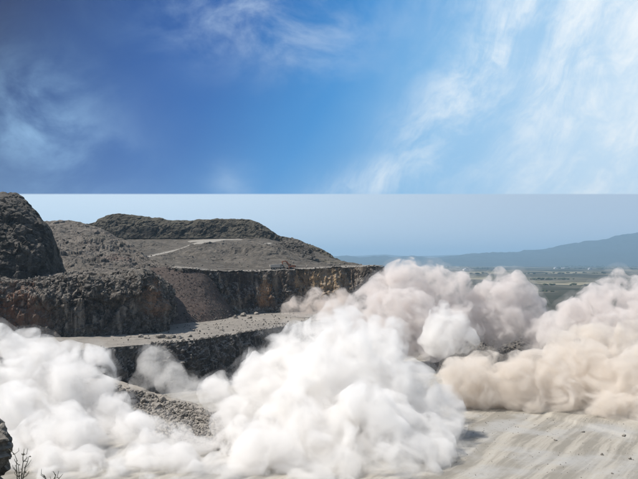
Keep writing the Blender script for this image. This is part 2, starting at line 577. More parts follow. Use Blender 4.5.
def pit_floor():
    ys = np.concatenate([np.arange(60, 150, 3.0), np.arange(150, 260, 0.5), np.arange(260, 345, 1.2), np.arange(345, 560, 3.0)])
    xs = np.concatenate([np.arange(-230, -40, 2.5), np.arange(-40, 130, 0.6), np.arange(130, 420, 3.0)])
    X, Y = np.meshgrid(xs, ys)
    Pn = np.stack([X.ravel(), Y.ravel(), np.zeros(X.size)], 1)
    z = 0.30 * fbm(Pn, 40, 3) + 0.03 * fbm(Pn, 4, 4)
    ang = math.radians(57)
    ac = Y.ravel() * math.cos(ang) - X.ravel() * math.sin(ang)
    al = Y.ravel() * math.sin(ang) + X.ravel() * math.cos(ang)
    z += 0.05 * perlin(np.stack([al * 0.03, ac * 0.45, np.zeros(X.size)], 1))
    d = Y.ravel() - shadow_step_line(X.ravel()) + 2.0 * fbm(Pn, 16, 2)
    gate = np.clip((X.ravel() - 52) / 12, 0, 1)
    z += gate * 0.7 * (0.5 - 0.5 * np.cos(math.pi * np.clip(d / 5.0, 0, 1)))  # added rise, in place of the shadow line along the foot of the dust
    o = mesh_from('pit_floor', np.stack([X.ravel(), Y.ravel(), z], 1), grid_faces(len(ys), len(xs)), M_floor, smooth=True)
    tag(o, kind='structure')
    GRIDS['pit_floor'] = np.stack([X.ravel(), Y.ravel(), z], 1).reshape(len(ys), len(xs), 3)


pit_floor()

# plain, one sheet to the horizon
ZP = -40.0
ys = np.concatenate([np.linspace(-3000, 400, 12), np.geomspace(420, 48000, 160)])
xs = np.linspace(-38000, 38000, 160)
X, Y = np.meshgrid(xs, ys)
Pn = np.stack([X.ravel(), Y.ravel(), np.zeros(X.size)], 1)
zz = ZP + 3.0 * fbm(Pn, 1800, 3) * np.clip((Y.ravel() - 900) / 1500, 0, 1)
plain = tag(mesh_from('plain', np.stack([X.ravel(), Y.ravel(), zz], 1), grid_faces(len(ys), len(xs)), M_plain, smooth=True), kind='structure')

# edge of the quarry ground down to the plain
loft('quarry_edge', [[(-900, 1250, -44), (-300, 1000, -44), (150, 760, -44), (420, 640, -44), (640, 450, -44), (760, 150, -44)],
                     [(-860, 1050, -4), (-280, 850, -4), (120, 600, -3), (330, 520, -2), (455, 400, -2), (520, 150, -2)],
                     [(-700, 600, -1.2), (-250, 560, -1.2), (60, 545, -1.2), (250, 500, -1.2), (380, 380, -1.2), (410, 130, -1.2)]], 8.0, M_hill, [0.3, 1.5, 0.2], 30.0)

# mountains
def ridge(name, prof, Y, depth, amp):
    pts = [at(px, py, Y) for px, py in prof]
    foot = [np.array((p[0], Y - depth, ZP - 20)) for p in pts]
    back = [np.array((p[0], Y + depth, ZP - 20)) for p in pts]
    loft(name, [foot, pts, back], Y / 220, M_mount, [0.1, amp, 0.1], Y / 16, vstep=Y / 260, fine=0.15)


ridge('mountain_range', [(-200, 255), (60, 257), (200, 259), (330, 259), (400, 257.8), (450, 256.5), (490, 255), (530, 250.5), (565, 246), (600, 241), (640, 233), (700, 230.5), (800, 231), (900, 238), (1000, 250)], 20000, 5000, 190)
ridge('distant_ridge', [(-300, 250), (100, 252), (300, 255.5), (345, 256.5), (380, 255), (410, 256), (460, 255), (520, 257), (600, 258), (800, 258), (1000, 258)], 30000, 5000, 50)

# lower bench: dark face over the pit, pale ground behind
bx = [(-60, 362), (20, 356), (60, 352), (100, 349), (147, 344.5), (180, 342), (220, 337), (245, 332.5), (275, 328), (310, 324), (350, 320), (400, 318)]
crest = [onz(px, py, ZB + (0.5 if i % 2 else 0)) for i, (px, py) in enumerate(bx)]
foot = [np.array((p[0] * 0.985 + 1.0, p[1] - 7.0, -1.0)) for p in crest]
back = [np.array((p[0] * 1.02, max(p[1] + 18, 360), ZB + 0.3)) for p in crest]
back2 = [np.array((p[0] * 1.6 - 5, 490, ZB + 0.6)) for p in crest]
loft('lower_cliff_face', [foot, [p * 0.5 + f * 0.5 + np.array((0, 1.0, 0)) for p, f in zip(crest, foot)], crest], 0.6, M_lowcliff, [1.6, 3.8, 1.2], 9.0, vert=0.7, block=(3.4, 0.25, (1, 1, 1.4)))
lip = [p + np.array((0, -0.5, 0.05)) for p in crest]
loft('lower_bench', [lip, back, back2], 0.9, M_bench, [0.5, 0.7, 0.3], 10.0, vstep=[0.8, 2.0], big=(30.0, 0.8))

# left cliff standing on the bench
cx = [(-70, 281), (-20, 282), (15, 281), (45, 282), (75, 277.5), (100, 279), (125, 278), (148, 275), (160, 281), (166, 287), (170, 292)]
yy = [285, 290, 296, 298, 300, 303, 308, 314, 322, 336, 356]
crest = [at(px, py, Y + 5) for (px, py), Y in zip(cx, yy)]
foot = [np.array((p[0] + (1.5 if i > 7 else 0), Y - 4.0, ZB - 1.0)) for i, (p, Y) in enumerate(zip(crest, yy))]
midc = [at(px, py + 17, Y + 1.0) for (px, py), Y in zip(cx, yy)]
backc = [np.array((p[0] * 1.06 - 3, p[1] + 28, p[2] + 2.0)) for p in crest]
backd = [np.array((p[0] * 1.2 - 8, p[1] + 80, p[2] - 2.0)) for p in crest]
loft('left_cliff', [foot, midc, crest, backc, backd], 0.42, M_cliff, [1.6, 5.0, 2.4, 1.4, 0.6], 10.0, vstep=[0.42, 0.42, 0.6, 3], vert=0.6, fine=0.3, big=(26.0, 1.1), block=(7.5, 0.42, (1, 1, 1.4)))

# dark rounded knoll on top of it
prof = [(-75, 268, 330), (-60, 214, 350), (-30, 196, 355), (-5, 192, 356), (12, 192.5, 356), (24, 199, 354), (36, 210, 352), (45, 222, 350), (51, 238, 347), (52, 252, 343), (49, 266, 338), (43, 276, 330)]
kc = [at(*p) for p in prof]
base_pts = [at(px, py, Y) for px, py, Y in [(-70, 284, 318), (-55, 284, 316), (-38, 284, 314), (-22, 284, 312), (-8, 284, 312), (4, 284, 312), (14, 284, 313), (24, 283.5, 314), (32, 283, 316), (38, 282, 318), (42, 281, 320), (44, 280, 322)]]
midk = [0.45 * np.array(a) + 0.55 * np.array(b) + np.array((0, -15 * math.sin(math.pi * (i + 0.5) / 12), 3)) for i, (a, b) in enumerate(zip(kc, base_pts))]
hik = [0.82 * np.array(a) + 0.18 * np.array(b) + np.array((0, -9 * math.sin(math.pi * (i + 0.5) / 12), 1.5)) for i, (a, b) in enumerate(zip(kc, base_pts))]
backk = [np.array((p[0] - 6, p[1] + 45, max(p[2] - 26, 38))) for p in kc]
loft('rock_knoll', [base_pts, midk, hik, kc, backk], 0.55, M_knoll, [1.0, 4.0, 3.2, 1.8, 1.0], 13.0, vstep=[0.55, 0.55, 0.55, 2.0], vert=0.4, big=(30.0, 0.8), block=(8.0, 0.42, (1, 1, 0.8)))

# hillside between the knoll and the flat-topped hill
hx = [-30, 20, 48, 70, 95, 118, 135, 150, 165, 178]
cre = [at(px, py, Y) for px, py, Y in zip(hx, [224, 222, 221, 221.5, 226, 238, 250, 260, 266, 269], [600, 580, 560, 555, 545, 530, 505, 480, 460, 450])]
mi = [at(px, py, Y) for px, py, Y in zip(hx, [250, 250, 250, 250, 253, 258, 264, 269, 272, 274], [480, 470, 465, 462, 456, 450, 440, 430, 425, 425])]
fo = [at(px, py, Y) for px, py, Y in zip([-40, 15, 46, 70, 98, 122, 142, 160, 172, 188], [284, 284, 284, 284, 284, 284, 285, 286, 284, 282], [365, 365, 365, 366, 370, 376, 382, 390, 398, 405])]
ba = [np.array((p[0], p[1] + 60, p[2] - 12)) for p in cre]
loft('rocky_hillside', [fo, mi, cre, ba], 0.9, M_slope, [2.0, 6.0, 3.0, 1.5], 20.0, vstep=[0.9, 0.9, 3.0], fine=0.35, vert=0.6, big=(55.0, 1.0), block=(7.0, 0.2, (1.4, 1.4, 0.7)))

# flat-topped hill at the back: dark face over a bench
fx = [60, 90, 100, 115, 135, 160, 182, 215, 246, 260, 270, 280, 296, 310, 324, 336, 348]
ft = [224, 224, 217.5, 214.5, 215.5, 218.5, 220.5, 219.8, 220, 224, 231, 237, 239, 244.5, 252, 259.5, 265]
FY = 760
cre = [at(px, py, FY + 10 - (60 if px > 290 else 0) * (min(1, (px - 290) / 40))) for px, py in zip(fx, ft)]
fb = [238, 238, 238, 238, 239, 239, 238.5, 238, 238, 239, 244, 248, 254, 257, 261, 264, 266.5]
fo = [at(px - (1 if px < 250 else -2), py, FY - 14 - (70 if px > 290 else 0) * (min(1, (px - 290) / 40))) for px, py in zip(fx, fb)]
mi = [0.45 * a + 0.55 * b + np.array((0, -3, 0)) for a, b in zip(fo, cre)]
ba = [p + np.array((0, 90, -3.0)) for p in cre]
bb = [np.array((p[0], p[1] + 260, -45.0)) for p in cre]
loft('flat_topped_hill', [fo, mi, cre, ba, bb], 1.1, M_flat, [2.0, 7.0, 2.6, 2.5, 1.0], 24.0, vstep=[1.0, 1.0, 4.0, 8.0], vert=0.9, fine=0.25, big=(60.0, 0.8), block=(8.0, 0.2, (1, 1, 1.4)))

# spoil slopes in front of it
EX = [110, 168, 190, 215, 240, 262, 276, 289, 298, 318, 340, 352, 366, 380]
EY = [268.5, 268.5, 269.5, 271.5, 272.0, 271.6, 271.2, 270.8, 269.6, 268.6, 267.9, 267.4, 267.2, 266.9]
EYY = [398, 398, 404, 420, 432, 440, 444, 446, 464, 466, 470, 474, 474, 480]
sx = [110, 145, 175, 205, 235, 262, 285, 305, 325, 345, 362]
cre = [at(px, py, Y) for px, py, Y in zip(sx, [240, 240, 240, 239, 238.5, 238.5, 243, 249, 256, 262, 265], [745, 745, 745, 745, 745, 745, 735, 710, 690, 670, 660])]
mi = [at(px, py, Y) for px, py, Y in zip(sx, [252, 253, 252, 250.5, 252, 250, 252, 256, 259.5, 264, 266.3], [650, 640, 640, 635, 640, 636, 636, 630, 625, 618, 615])]
fo = [at(px, np.interp(px, EX, EY) - 1.2, np.interp(px, EX, EYY) + 42) for px in sx]
ba = [p + np.array((0, 26, 0.5)) for p in cre]
loft('spoil_slope', [fo, mi, cre, ba], 1.1, M_hill, [1.0, 7.0, 2.2, 0.5], 30.0, vstep=[1.0, 1.0, 3.0], fine=0.22, vert=0.9, block=(9.0, 0.13, (1.5, 1.5, 0.6)), big=(60.0, 1.3), roads=[([(126, 263), (145, 257.5), (162, 253.5), (180, 249.5), (196, 245), (208, 241.5), (222, 239.5)], [2.5, 3, 3.5, 4, 8, 9, 5]), ([(196, 241), (210, 240), (224, 239.6), (240, 239.6)], [9, 6, 4, 3]), ([(250, 246), (262, 245), (270, 243)], [3, 2.5, 2]), ([(150, 265), (160, 267), (175, 268)], [2, 2, 2])])
# dark outcrop at the right end of the slope
cre = [at(px, py, Y) for px, py, Y in [(276, 244, 668), (283, 240.5, 660), (292, 238.6, 655), (300, 240.5, 650), (307, 245, 645), (313, 251, 640)]]
fo = [at(px, py, Y) for px, py, Y in [(280, 256, 632), (285, 258, 628), (292, 259.5, 624), (300, 259.5, 622), (308, 259.5, 622), (316, 259.5, 622)]]
loft('rock_outcrop', [fo, [0.4 * a + 0.6 * b + np.array((0, -3, 1)) for a, b in zip(fo, cre)], cre, [p + np.array((0, 24, -6)) for p in cre]], 0.8, M_knoll, [1.0, 3.5, 1.8, 1.0], 10.0, vstep=[0.7, 0.7, 2], block=(5.0, 0.4, (1, 1, 1.3)), big=(20.0, 0.8))

# upper bench (truck level) with its quarried face, standing on the lower bench
ex = [168, 190, 215, 240, 262, 276, 289, 294, 298, 318, 340, 352, 366, 376, 380]
ey = [268.5, 269.5, 271.5, 272.0, 271.6, 271.2, 270.8, 270.5, 269.6, 268.6, 267.9, 267.4, 267.2, 266.9, 266.9]
eY = [398, 404, 420, 432, 440, 444, 446, 452, 464, 466, 470, 474, 472, 476, 500]
cre = [at(px, py, Y) for px, py, Y in zip(ex, ey, eY)]
fo = [np.array((p[0], p[1] - 5.5, ZB - 1.0)) for p in cre]
mi = [0.5 * a + 0.5 * b + np.array((0, 1.2, 0)) for a, b in zip(fo, cre)]
loft('far_quarry_face', [fo, mi, cre], 0.6, M_wall, [1.6, 4.4, 1.7], 11.0, vert=0.8, fine=0.3, big=(24.0, 1.0), block=(4.5, 0.24, (1, 1, 2.0)))
ub = [np.array((p[0] * 1.3, 612, p[2] + 0.4)) for p in cre]
loft('upper_bench', [[p + np.array((0, -0.3, 0.05)) for p in cre], ub], 1.2, M_bench, [1.7, 0.8], 11.0, vstep=1.0)
# ground carrying the end of the upper bench
loft('bench_flank', [[at(377, 300, 470), at(384, 300, 520), at(390, 298, 600)], [at(375, 268, 476), at(381, 266.9, 520), at(384, 266, 610)]], 1.0, M_wall, [1.5, 0.5], 9.0, vert=0.6)

# scree cone spilling from the upper bench
tx = [(138, 272, 392), (155, 268, 396), (172, 269, 399), (190, 271.5, 403), (203, 274.5, 407), (210, 280, 409), (216, 287, 411)]
bx_ = [(128, 326.5), (150, 327.5), (175, 326), (198, 324), (215, 322), (229, 319.5), (238, 316)]
top = [at(*p) for p in tx]
bot = [onz(px, py, ZB - 0.4) for px, py in bx_]
loft('scree_slope', [bot, [0.5 * a + 0.5 * b + np.array((0, 0, -1.2)) for a, b in zip(bot, top)], top, [p + np.array((0, 14, 0.3)) for p in top]], 0.7, M_scree, [0.5, 0.7, 0.6, 0.4], 7.0, fine=0.35)

# dark rubble bank across the pit behind the right-hand dust
rb = [(430, 362), (460, 357), (490, 356), (520, 354), (550, 352), (590, 350), (640, 349), (700, 350)]
fo = [onz(px, py + 12, -0.5) for px, py in rb]
cre = [at(px, py - 24 + 3 * math.sin(px * 0.08), onz(px, py, 0)[1] + 14) for px, py in rb]
ba = [p + np.array((0, 40, -3)) for p in cre]
bb = [np.array((p[0], p[1] + 80, -2.5)) for p in cre]
loft('rubble_bank', [fo, cre, ba, bb], 0.8, M_darkrock, [1.0, 3.4, 1.5, 1.0], 9.0, vstep=[0.7, 2, 4], fine=0.5)

# rubble slope under the dark lower face, left of the centre
tx = [(85, 377), (118, 381), (140, 388), (165, 396), (190, 402), (215, 412), (236, 424), (252, 438)]
bx_ = [(70, 440), (105, 440), (130, 438), (152, 440), (176, 444), (200, 450), (222, 458), (240, 466)]
top = [at(px, py, 250 - 0.25 * (px - 85)) for px, py in tx]
bot = [onz(px, py, -0.6) for px, py in bx_]
rub_rows = [bot, [0.5 * a + 0.5 * b + np.array((0, 0, 0.6)) for a, b in zip(bot, top)], top, [np.array((p[0], p[1] + 20, -1.5)) for p in top]]
loft('rubble_slope', rub_rows, 0.5, M_rock, [0.5, 1.2, 0.8, 0.5], 5.0, vstep=[0.5, 0.5, 2], fine=0.5)

# ledge the photographer stands on
led = []
for (Y, z) in [(-8, 48.4), (0, 48.2), (6, 47.2), (11, 46.0), (13, 45.2), (17, 41.5), (40, 20), (75, -1.5)]:
    led.append([np.array((x, Y + 0.5 * math.sin(x), z + (0.25 if x < -4.5 and 8 < Y < 13.5 else 0))) for x in (-70, -30, -12, -6.5, -5, -2, 4, 15, 40, 70)])
loft('ledge', led, 0.7, M_ledge, [0.2, 0.1, 0.1, 0.1, 0.15, 0.5, 1.5, 0.5], 2.5, vstep=0.5)


# ------------------------------------------------------------------ loose stones
def rock_mesh(seed, sub=1, rough=0.35):
    bm = bmesh.new()
    bmesh.ops.create_icosphere(bm, subdivisions=sub, radius=1.0)
    co = np.array([v_.co[:] for v_ in bm.verts])
    r_ = np.random.default_rng(seed)
    for _ in range(7):                                   # flat broken faces
        n = r_.normal(size=3); n /= np.linalg.norm(n)
        cut = r_.uniform(0.55, 0.85)
        d = co @ n
        co = co - np.outer(np.maximum(d - cut, 0), n)
    co += rough * 0.35 * np.stack([perlin(co * 1.3 + seed * 3.1 + k * 9) for k in range(3)], 1)
    co *= r_.uniform(0.75, 1.25, 3) * np.array((1, 1, 0.8))
    f = np.array([[l.vert.index for l in p.loops] for p in bm.faces])
    bm.free()
    return co, f


ROCKS = [rock_mesh(s, 1) for s in range(10)]


def rubble(name, grid, n, rmin, rmax, mat, rows=(0, 1), cols=(0, 1), power=3.0, sink=0.25):
    D = GRIDS[grid]
    nv, nu = D.shape[:2]
    V_, F_, off = [], [], 0
    for _ in range(n):
        i = int(rng.uniform(rows[0], rows[1]) * (nv - 1)); j = int(rng.uniform(cols[0], cols[1]) * (nu - 1))
        r = rmin + (rmax - rmin) * rng.random() ** power
        co, f = ROCKS[rng.integers(len(ROCKS))]
        a = rng.uniform(0, 6.28, 3)
        R_ = np.array(Matrix.Rotation(a[0], 3, 'Z') @ Matrix.Rotation(a[1] * 0.2, 3, 'X') @ Matrix.Rotation(a[2] * 0.2, 3, 'Y'))
        V_.append(co * r @ R_.T + D[i, j] + np.array((0, 0, r * (0.6 - sink))))
        F_.append(f + off); off += len(co)
    return tag(mesh_from(name, np.concatenate(V_), np.concatenate(F_), mat), kind='stuff')


rubble('rubble', 'rubble_slope', 3600, 0.12, 0.75, M_rock, (0.05, 0.8), power=2.2)
rubble('rubble', 'left_cliff', 1300, 0.15, 0.95, M_darkrock, (0.22, 0.62), power=3.5)
rubble('rubble', 'left_cliff', 900, 0.15, 0.9, M_rock, (0.30, 0.66), power=4)
rubble('rubble', 'left_cliff', 700, 0.15, 1.3, M_darkrock, (0.0, 0.10), power=3)
rubble('rubble', 'far_quarry_face', 900, 0.15, 1.4, M_rock, (0.0, 0.16), (0.2, 0.7), power=2.5)
rubble('rubble', 'lower_bench', 1500, 0.1, 0.5, M_darkrock, (0.0, 0.9), (0.2, 0.9), power=4)
rubble('rubble', 'rubble_bank', 2200, 0.2, 1.1, M_darkrock, (0.05, 0.7), power=2.5)
rubble('rubble', 'rocky_hillside', 700, 0.2, 1.0, M_rock, (0.0, 0.85), power=5)
rubble('rubble', 'rocky_hillside', 900, 0.25, 1.0, M_darkrock, (0.0, 0.85), power=4)
rubble('rubble', 'scree_slope', 350, 0.2, 0.8, M_darkrock, (0.0, 0.2))
rubble('rubble', 'scree_slope', 2200, 0.08, 0.6, M_scree, (0.0, 0.8), power=4)
rubble('rubble', 'lower_bench', 600, 0.12, 0.8, M_rock, (0.05, 0.95), (0.35, 0.85), power=4)
rubble('rubble', 'upper_bench', 500, 0.15, 0.9, M_rock, (0.0, 0.08), power=3)
rubble('rubble', 'lower_bench', 700, 0.12, 0.9, M_rock, (0.0, 0.03), (0.3, 0.9), power=3)
rubble('gravel', 'pit_floor', 2600, 0.03, 0.22, M_rock, (0.12, 0.62), (0.42, 0.82), power=4, sink=0.45)
rubble('rubble', 'spoil_slope', 700, 0.3, 1.2, M_rock, (0.0, 0.9), power=5)

BIG = []
for s in range(5):
    co, f = rock_mesh(100 + s, 2, 0.5)
    o = mesh_from('boulder', co, f, None)
    BIG.append(o.data)
    bpy.data.objects.remove(o)
for me in BIG:
    me.materials.append(M_rock)
BIGD = [me.copy() for me in BIG]
for me in BIGD:
    me.materials[0] = M_darkrock


ORD = 'leftmost second third fourth fifth sixth seventh eighth ninth tenth eleventh twelfth thirteenth fourteenth fifteenth sixteenth'.split()


def boulders(grid, spots, label, meshes, z=0.25):
    D = GRIDS[grid].reshape(-1, 3)
    # where each grid point shows, to set a boulder where the photograph has one
    ca, sa = math.cos(PITCH), math.sin(PITCH)
    fw = D[:, 1] * ca + (D[:, 2] - H) * sa
    up = -D[:, 1] * sa + (D[:, 2] - H) * ca
    PX, PY = 319 + F * D[:, 0] / fw, 239.5 - F * up / fw
    for i, (px, py, r) in enumerate(sorted(spots)):
        k = int(np.argmin((PX - px) ** 2 + (PY - py) ** 2))
        o = bpy.data.objects.new('boulder', random.choice(meshes))
        C.objects.link(o)
        o.location = D[k] + np.array((0, 0, r * z))
        o.rotation_euler = (random.uniform(-.3, .3), random.uniform(-.3, .3), random.uniform(0, 6.28))
        s = r * random.uniform(0.9, 1.1)
        o.scale = (s, s * random.uniform(0.8, 1.2), s * random.uniform(0.75, 1.1))
        tag(o, (ORD[i] if i == 0 else ORD[i] + ' from left') + ' of the ' + label, 'boulder', 'boulders scattered over the quarry')


boulders('rubble_slope', [(124, 393, 1.3), (131, 398, 1.5), (137, 391, 1.1), (143, 402, 1.4), (150, 396, 1.2), (157, 407, 1.3), (163, 401, 1.6), (171, 411, 1.2), (178, 405, 1.1),
                          (184, 415, 1.4), (191, 409, 1.2), (199, 420, 1.3), (206, 414, 1.1), (214, 427, 1.2)], 'large pale boulders on the rubble slope', BIG)
boulders('lower_bench', [(141, 337, 1.6), (147, 339, 1.3), (162, 338, 1.9), (168, 339, 1.5), (173, 338, 1.9), (180, 339, 1.3), (190, 337, 1.4), (222, 331, 1.2), (236, 318, 1.8), (244, 316, 2.1),
                         (250, 318, 1.7), (257, 314, 2.0), (263, 313, 1.6)], 'large grey boulders on the pale lower bench', BIG)
boulders('left_cliff', [(6, 283, 1.4), (18, 287, 1.6), (29, 282, 1.2), (40, 286, 1.5), (52, 281, 1.7), (63, 285, 1.3), (76, 280, 1.6), (88, 287, 1.8), (99, 281, 1.3), (111, 285, 1.5), (122, 281, 1.7), (133, 287, 1.4), (145, 280, 1.5)],
         'dark boulders perched along the left cliff top', BIGD)
boulders('rocky_hillside', [(58, 252, 1.7), (66, 243, 1.5), (75, 259, 1.8), (84, 248, 1.4), (92, 265, 1.7), (101, 255, 1.5), (110, 270, 1.6), (121, 262, 1.4), (134, 270, 1.5)], 'boulders on the hillside behind the left cliff', BIGD)
boulders('rubble_bank', [(478, 352, 1.7), (487, 345, 1.5), (496, 354, 1.9), (505, 347, 1.6), (513, 352, 1.8), (522, 344, 1.5), (531, 350, 1.7), (541, 343, 1.5)], 'dark boulders in the rubble bank beyond the tan dust', BIGD)
boulders('pit_floor', [(555, 440, 0.45), (583, 432, 0.5), (602, 455, 0.5), (612, 474, 0.35), (624, 436, 0.6), (630, 459, 0.55)], 'small stones on the tracked pale floor', BIG)


# boulders and twigs on the ledge, at the left edge of the view
def near_boulder(loc, scale, seed, label):
    bm = bmesh.new()
    bmesh.ops.create_icosphere(bm, subdivisions=5, radius=1.0)
    co = np.array([v_.co[:] for v_ in bm.verts])
    f = np.array([[l.vert.index for l in p.loops] for p in bm.faces])
    bm.free()
    r_ = np.random.default_rng(seed)
    for _ in range(9):
        n = r_.normal(size=3); n /= np.linalg.norm(n)
        d = co @ n
        co = co - 0.6 * np.outer(np.maximum(d - r_.uniform(0.65, 0.9), 0), n)
    nn = co / np.linalg.norm(co, axis=1)[:, None]
    q = co.copy(); q[:, 2] *= 2.2                        # bedding cracks
    co = co + nn * (0.17 * fbm(co + seed, 0.8, 6, 0.6) + 0.13 * fbm(q + seed * 2, 0.8, 5, 0.58, ridged=True) + 0.05 * blocks(co * np.array((1, 1, 1.6)) + 3, 0.33) + 0.02 * fbm(co + 5, 0.1, 3))[:, None]
    o = mesh_from('boulder', co * np.array(scale), f, M_near, smooth=False)
    o.location = loc
    return tag(o, label, 'boulder', 'boulders on the near ledge')


near_boulder((-6.03, 12.0, 46.84), (0.80, 0.7, 0.58), 3, 'cracked brown boulder at the left edge, towering over the bare twigs')
near_boulder((-5.60, 11.6, 46.22), (0.50, 0.45, 0.30), 8, 'low grey stone wedged under the cracked brown boulder')

M_twig = flat_mat('dry_stem', (0.09, 0.085, 0.055), 0.9, 0, 0.4, 6.0)


def tube(pts, r0, r1, n=5):
    pts = [Vector(p) for p in pts]
    V_, F_ = [], []
    for i, p in enumerate(pts):
        d = (pts[min(i + 1, len(pts) - 1)] - pts[max(i - 1, 0)]).normalized()
        a = d.orthogonal().normalized(); b = d.cross(a)
        r = r0 + (r1 - r0) * i / (len(pts) - 1)
        for k in range(n):
            th = 2 * math.pi * k / n
            V_.append(tuple(p + a * (r * math.cos(th)) + b * (r * math.sin(th))))
    for i in range(len(pts) - 1):
        for k in range(n):
            F_.append((i * n + k, i * n + (k + 1) % n, (i + 1) * n + (k + 1) % n, (i + 1) * n + k))
    return V_, F_


def twig_plant(name, base, stems, label, leafn):
    root = bpy.data.objects.new(name, None)
    C.objects.link(root)
    root.location = base
    tag(root, label, 'plant')
    for (dx_, h, lean) in stems:
        pts = [(dx_ * 0.3, 0, -0.1)]
        for q in range(1, 7):
            t = q / 6
            pts.append((dx_ + lean * t * t + random.uniform(-.012, .012), random.uniform(-.02, .02), h * t))
        V_, F_ = tube(pts, 0.011, 0.004)
        st_ = mesh_from('stem', V_, F_, M_twig, root)
        for q in range(leafn):
            t = random.randint(2, 6)
            p = pts[t]
            s = random.choice((-1, 1))
            V2, F2 = tube([p, (p[0] + s * random.uniform(.03, .07), p[1] + random.uniform(-.04, .04), p[2] + random.uniform(.02, .07)),
                           (p[0] + s * random.uniform(.05, .10), p[1], p[2] + random.uniform(.06, .13))], 0.006, 0.003, 4)
            mesh_from('twig', V2, F2, M_twig, st_)
        for q in range(leafn):
            p = pts[random.randint(3, 6)]
            a = random.uniform(0, 6.28); L = random.uniform(.025, .045)
            e = Vector((math.cos(a) * L, random.uniform(-.01, .01), math.sin(a) * L * 0.8 + 0.01))
            w = Vector((-e.z, 0.012, e.x)) * 0.3
            p = Vector(p)
            vv = [p, p + e * 0.5 + w, p + e, p + e * 0.5 - w]
            mesh_from('leaf', [tuple(x) for x in vv], [(0, 1, 2, 3)], M_twig, st_)


b = at(21, 489, 11.4)
twig_plant('bare_shrub', tuple(b), [(-0.05, 0.55, -0.06), (0.0, 0.64, 0.05), (0.03, 0.52, 0.10), (-0.02, 0.38, -0.03)], 'small bare shrub with upright twigs beside the cracked brown boulder', 4)
b = at(52, 487, 11.0)
twig_plant('dry_weed', tuple(b), [(-0.04, 0.19, -0.10), (0.02, 0.2, 0.05), (0.06, 0.16, 0.08)], 'low dry weed sprouting at the bottom edge, right of the bare shrub', 2)


# ------------------------------------------------------------------ machines on the upper bench
def part(name, bm, mat, parent):
    me = bpy.data.meshes.new(name)
    bmesh.ops.recalc_face_normals(bm, faces=bm.faces)
    bm.to_mesh(me); bm.free()
    me.materials.append(mat)
    o = bpy.data.objects.new(name, me)
    C.objects.link(o)
    o.parent = parent
    return o


def box(bm, lo, hi, bev=0.05, taper=None):
    r = bmesh.ops.create_cube(bm, size=1.0)
    for v_ in r['verts']:
        v_.co = Vector([lo[i] + (v_.co[i] + 0.5) * (hi[i] - lo[i]) for i in range(3)])
        if taper and v_.co.z > (lo[2] + hi[2]) / 2:
            v_.co.x = (v_.co.x - (lo[0] + hi[0]) / 2) * taper + (lo[0] + hi[0]) / 2
    if bev:
        es = list({e for v_ in r['verts'] for e in v_.link_edges})
        bmesh.ops.bevel(bm, geom=es, offset=bev, segments=2, affect='EDGES')
    return bm


def beam(bm, pts, w, hs):
    """bent beam through pts in the x-z plane, width w across y, depth hs per point"""
    rings = []
    for i, (x, z) in enumerate(pts):
        a, b_ = pts[max(i - 1, 0)], pts[min(i + 1, len(pts) - 1)]
        d = Vector((b_[0] - a[0], b_[1] - a[1])).normalized()
        n = Vector((-d.y, d.x)) * hs[i] / 2
        rings.append([bm.verts.new((x + s * n.x, y, z + s * n.y)) for s, y in ((1, -w / 2), (1, w / 2), (-1, w / 2), (-1, -w / 2))])
    for p, q in zip(rings, rings[1:]):
        for k in range(4):
            bm.faces.new((p[k], p[(k + 1) % 4], q[(k + 1) % 4], q[k]))
    bm.faces.new(rings[0]); bm.faces.new(rings[-1][::-1])
    return bm


def wheel(bm, c, r, w, axis='Y'):
    m_ = Matrix.Translation(c) @ Matrix.Rotation(math.pi / 2, 4, 'X')
    bmesh.ops.create_cone(bm, cap_ends=True, segments=20, radius1=r, radius2=r, depth=w, matrix=m_)
    return bm


M_yel = flat_mat('machine_paint', (0.26, 0.095, 0.045), 0.6, 0, 0.3, 1.0)
M_dark = flat_mat('dark_steel', (0.03, 0.03, 0.032), 0.7, 0.2, 0.3, 1.0)
M_wht = flat_mat('pale_paint', (0.40, 0.37, 0.33), 0.6, 0, 0.2, 1.0)
M_glass = flat_mat('tinted_glass', (0.03, 0.04, 0.05), 0.15, 0, 0.1, 1.0)


